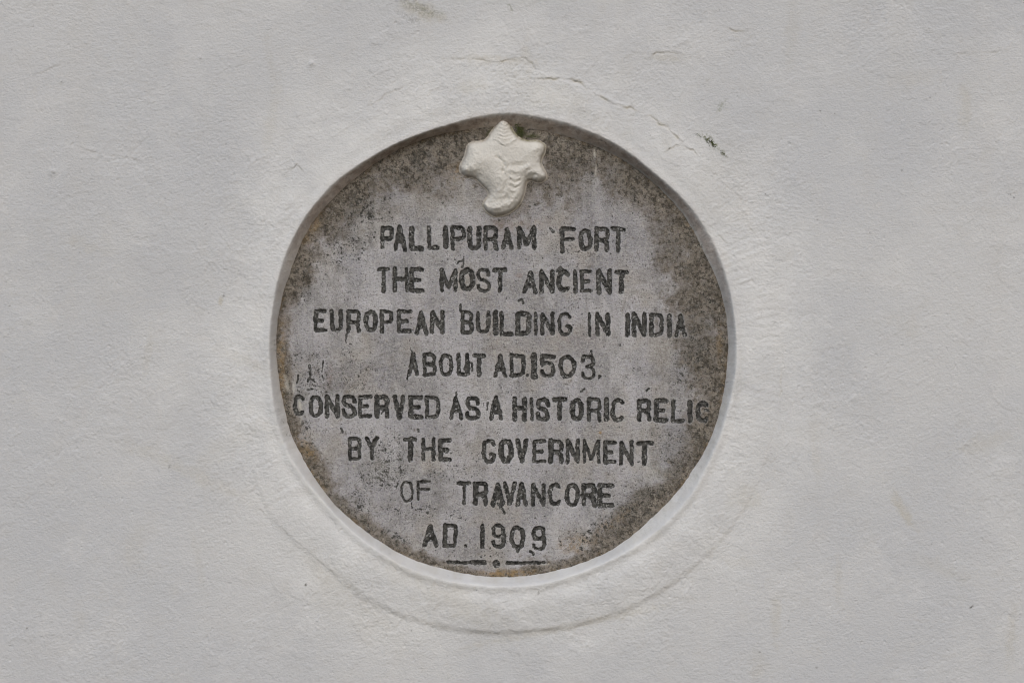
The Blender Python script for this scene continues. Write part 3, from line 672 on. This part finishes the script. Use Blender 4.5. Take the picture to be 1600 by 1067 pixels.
SH = .55 * fbm(PX, PY, 130, 3, 131) + .30 * nm + .16 * perlin(PX / 4.2, PY / 4.2, 132) + .10 * perlin(PX / 2.2, PY / 2.2, 133)
SH = SH - .5 * ss(.30, .5, perlin(PX / 5.5, PY / 5.5, 134)) * (.25 + lich)                    # pits
SH = SH + .5 * sdirt * fbm(PX, PY, 9, 3, 135) + 1.2 * smoss * (.6 + fbm(PX, PY, 5, 3, 136))
SH = SH - groove
low = ss(876, 881, PY + .8 * nm) * ss(640, 700, PX) * ss(900, 860, PX)
SH = SH - 1.4 * low                                                                       # the strip under the carved line is worn lower
SH = SH - dep
paint = np.clip(ss(.9, -.9, sdf) * strength * (1 - .16 * core_v * (.5 + perlin(PX / 12, PY / 12, 141))), 0, 1.2)
paint = np.maximum(paint, .25 * ss(3.4, -.5, sdf) * strength)                             # smudge round the strokes
lich = lich * (1 - .7 * ss(6, 0, sdf)); soot = soot * (1 - .4 * ss(6, 0, sdf)); sdirt = sdirt * (1 - .45 * ss(5, 0, sdf))

SN = grid_normals(SX, SY, SH)
SA = dict(soot=soot, dirt=sdirt, lichen=lich, ochre=ochre, pink=pink, pale=pale, moss=smoss, paint=paint)
slab_v = sr < R_IN(sth) + 9
fsl = slab_v[1:, 1:] & slab_v[:-1, :-1] & slab_v[1:, :-1] & slab_v[:-1, 1:]
fid = np.maximum.reduce([part_v[1:, 1:], part_v[:-1, :-1], part_v[1:, :-1], part_v[:-1, 1:]])
plaque = grid_mesh("stone_plaque", SX, SY, SH, fsl & (fid == 0), SA, M_STONE, None, SN)
tag(plaque, "round grey stone plaque with black carved lettering, set in the whitewashed wall", "plaque")
line_parent = {}
for p, (li, word) in names.items():
    sel = fsl & (fid == p)
    if li == 8:
        grid_mesh(word, SX, SY, SH, sel, SA, M_STONE, plaque, SN); continue
    if li not in line_parent:
        e = bpy.data.objects.new("inscription_line", None); scene.collection.objects.link(e); e.parent = plaque; line_parent[li] = e
    o = grid_mesh("word", SX, SY, SH, sel, SA, M_STONE, line_parent[li], SN)
    if word == "OF": o["label"] = "word OF in thin worn grey strokes"
# body of the slab behind its face
a = np.linspace(0, 2 * np.pi, 181)[:-1]
rad = R_IN(a) + 8.5
ring_pts = np.stack([(CX + rad * np.cos(a) - 800) / 1000, (533.5 - (CY - rad * np.sin(a))) / 1000], -1)
vv = [(x, D_STONE + .006, z) for x, z in ring_pts] + [(x, D_STONE + .012, z) for x, z in ring_pts]
n = len(a)
me = bpy.data.meshes.new("slab_back")
me.from_pydata(vv, [], [tuple(range(n)), tuple(range(2 * n - 1, n - 1, -1))] + [(i, n + i, n + (i + 1) % n, (i + 1) % n) for i in range(n)])
for k_ in SA:
    me.attributes.new(k_, 'FLOAT', 'POINT')
me.materials.append(M_STONE)
ob = bpy.data.objects.new("slab_back", me); scene.collection.objects.link(ob); ob.parent = plaque

# ------------------------------------------------------------------ plaster ornament at the top of the plaque
OUT = [(575, 78), (610, 92), (635, 140), (655, 190), (690, 240), (740, 280), (800, 295), (870, 288), (930, 303), (968, 345), (958, 400), (925, 460), (925, 510), (950, 560), (977, 610), (967, 655), (920, 682), (870, 678), (825, 655),
       (790, 672), (777, 720), (765, 790), (738, 860), (690, 920), (620, 972), (550, 990), (490, 997), (440, 977), (400, 937), (380, 890), (395, 845), (430, 810), (435, 770), (400, 730), (355, 690), (320, 650), (270, 632), (215, 627),
       (175, 592), (163, 540), (190, 480), (215, 430), (225, 380), (240, 330), (280, 303), (340, 300), (400, 290), (430, 255), (465, 200), (500, 150), (520, 110), (545, 82)]
KO = 5.93
KO_D = (DIST + .010) / DIST
def oc(p): return (690 + p[0] / KO, 170 + p[1] / KO)
ox = np.arange(705, 870, .7).astype(F); oy = np.arange(172, 350, .7).astype(F)
OX, OY = np.meshgrid(ox, oy)
poly = chaikin([oc(p) for p in OUT], 1, True)
dO, _ = seg_dist(OX + .5 * perlin(OX / 5, OY / 5, 151), OY + .5 * perlin(OX / 5, OY / 5, 152), poly + poly[:1])
ins_ = np.zeros(OX.shape, bool)
for (ax, ay), (bx, by) in zip(poly, poly[1:] + poly[:1]):
    c = ((ay > OY) != (by > OY))
    ins_ ^= c & (OX < (bx - ax) * (OY - ay) / ((by - ay) if by != ay else 1e-9) + ax)
D = np.where(ins_, dO, -dO).astype(F)
Dd = np.maximum(D, 0)
OH = -dep + 6.5 * (1 - np.exp(-Dd / 2.8)) + 12.5 * (1 - np.exp(-Dd / 13))
def oridge(pts, a, w):
    global OH
    d, _ = seg_dist(OX + .8 * perlin(OX / 6, OY / 6, 153), OY + .8 * perlin(OX / 6, OY / 6, 154), [oc(p) for p in pts])
    OH = OH + .9 * a * np.exp(-(d / (w * (1 + .35 * perlin(OX / 8, OY / 8, 159)))) ** 2) * (1 + (.8 if w < 3.6 else .25) * perlin(OX / 7, OY / 7, 160))
# folds of the neck
for k_, yy in enumerate((140, 170, 200, 232, 262)):
    w_ = 30 + 17 * k_
    oridge([(585 - w_, yy), (585, yy + 16 + 3 * k_), (585 + w_, yy - 2)], .9, 1.7)
oridge([(490, 285), (540, 320), (590, 345), (640, 320), (690, 280)], 1.2, 2.2)
oridge([(500, 300), (550, 340), (585, 360)], -.9, 1.8)
oridge([(510, 450), (560, 490), (585, 530), (570, 580)], -1.3, 2.0)
oridge([(545, 440), (600, 490), (605, 545)], .9, 2.2)
oridge([(300, 480), (400, 520), (470, 560), (500, 640)], 1.8, 14)
oridge([(640, 570), (700, 590), (760, 570), (800, 545)], 1.9, 4.0)
oridge([(620, 545), (690, 530), (770, 520)], -1.5, 3.5)
oridge([(820, 590), (900, 590), (945, 620)], 1.6, 4)
oridge([(790, 640), (830, 620), (870, 610)], -1.2, 2.5)
oridge([(180, 550), (230, 570), (290, 570)], 1.6, 5)
oridge([(330, 620), (400, 660), (440, 720)], -1.4, 5)
for q in (((640, 640), (680, 660), (720, 645)), ((640, 690), (680, 715), (720, 695)), ((620, 745), (665, 770), (700, 755))):
    oridge(q, 1.1, 2.2)
for q in (((640, 665), (680, 688), (720, 670)), ((630, 718), (670, 742), (710, 725))):
    oridge(q, -1.0, 1.8)
oridge([(570, 580), (600, 660), (590, 740), (560, 800)], -1.4, 2.6)
oridge([(540, 600), (560, 690), (530, 770)], .9, 3.0)
oridge([(440, 880), (500, 870), (560, 850), (600, 830)], -2.6, 5.5)
oridge([(400, 880), (430, 920), (520, 925), (620, 890), (690, 820), (720, 740)], 1.3, 3.2)
oridge([(400, 945), (470, 975), (560, 975), (650, 935), (720, 870)], -1.2, 1.6)
oridge([(880, 330), (920, 400), (890, 470)], .9, 4)
OH = OH + ss(0, 6, Dd) * (.7 * fbm(OX, OY, 22, 4, 155) + .28 * perlin(OX / 3.6, OY / 3.6, 156) + .14 * perlin(OX / 2, OY / 2, 157))
# a thin skin of plaster spreads a little beyond the foot of the lump
OH = np.where(D < 0, -dep + 1.4 * ss(-3.5, 0, D) - 8 * ss(-1.0, -4.0, D), OH)
OD = ss(5.5, -.5, D) * .9 + .25 * np.clip(fbm(OX, OY, 30, 3, 158), 0, 1)
OM = .8 * ss(4, 0, D) * ss(60, 20, np.hypot(OX - 815, OY - 215)) + .25 * ss(3.5, 0, D) * (OY > 310)
sel = D > -5
fso = sel[1:, 1:] & sel[:-1, :-1] & sel[1:, :-1] & sel[:-1, 1:]
ORX = (OX - 800) * KO_D + 800; ORY = (OY - 533.5) * KO_D + 533.5
orn = grid_mesh("plaster_ornament", ORX, ORY, OH, fso, dict(dirt=OD, moss=OM), M_ORN, None, grid_normals(ORX, ORY, OH))
tag(orn, "white lumpy plaster ornament with a pointed top, fixed to the top of the round plaque", "ornament")

# ------------------------------------------------------------------ moss: little clumps of tiny leaf flakes
def moss_clump(name, label, spots):
    mr = np.random.default_rng(11 + len(spots))
    v = []; f = []
    for (cx, cy, sx, sy, rot, n_, h0, size) in spots:
        c, s_ = math.cos(math.radians(rot)), math.sin(math.radians(rot))
        for _ in range(n_):
            u, w = mr.normal(0, .5, 2); u *= sx; w *= sy
            x = cx + u * c - w * s_; y = cy + u * s_ + w * c
            h = h0 + abs(mr.normal(0, .5))
            p = np.array([(x - 800) / 1000, -h / 1000, (533.5 - y) / 1000])
            d1 = mr.normal(size=3); d1 /= np.linalg.norm(d1)
            d2 = np.cross(d1, mr.normal(size=3)); d2 /= np.linalg.norm(d2)
            d3 = np.cross(d1, d2)
            sz = size * mr.uniform(.5, 1.3) / 1000
            b = len(v)
            v += [tuple(p + d1 * sz), tuple(p + d2 * sz * .7), tuple(p - d1 * sz), tuple(p - d2 * sz * .7), tuple(p + d3 * sz * .5), tuple(p - d3 * sz * .5)]
            for i in range(4):
                f += [(b + i, b + (i + 1) % 4, b + 4), (b + (i + 1) % 4, b + i, b + 5)]
    me = bpy.data.meshes.new(name); me.from_pydata(v, [], f); me.materials.append(M_MOSS)
    o = bpy.data.objects.new(name, me); scene.collection.objects.link(o)
    return tag(o, label, "moss", None, "stuff")
def wall_h(x, y):
    return float(H[np.searchsorted(ys, y), np.searchsorted(xs, x)])
moss_clump("moss", "dark green moss growing beside the neck of the white ornament",
           [(808, 193, 4, 9, -15, 90, -dep + 5, .9), (814, 206, 5, 7, -30, 90, -dep + 1.5, .9), (826, 212, 10, 2.5, 8, 50, -dep + 1, .8)])
moss_clump("moss", "small dark moss patch on the white wall to the upper right of the plaque",
           [(1112, 223, 10, 3.6, 55, 100, wall_h(1112, 223), .85), (1104, 219, 8, 2.2, 62, 36, wall_h(1104, 219), .75), (1129, 239, 9, 2.4, 42, 36, wall_h(1129, 239), .75), (1090, 211, 8, 2, 28, 18, wall_h(1090, 211), .65)])
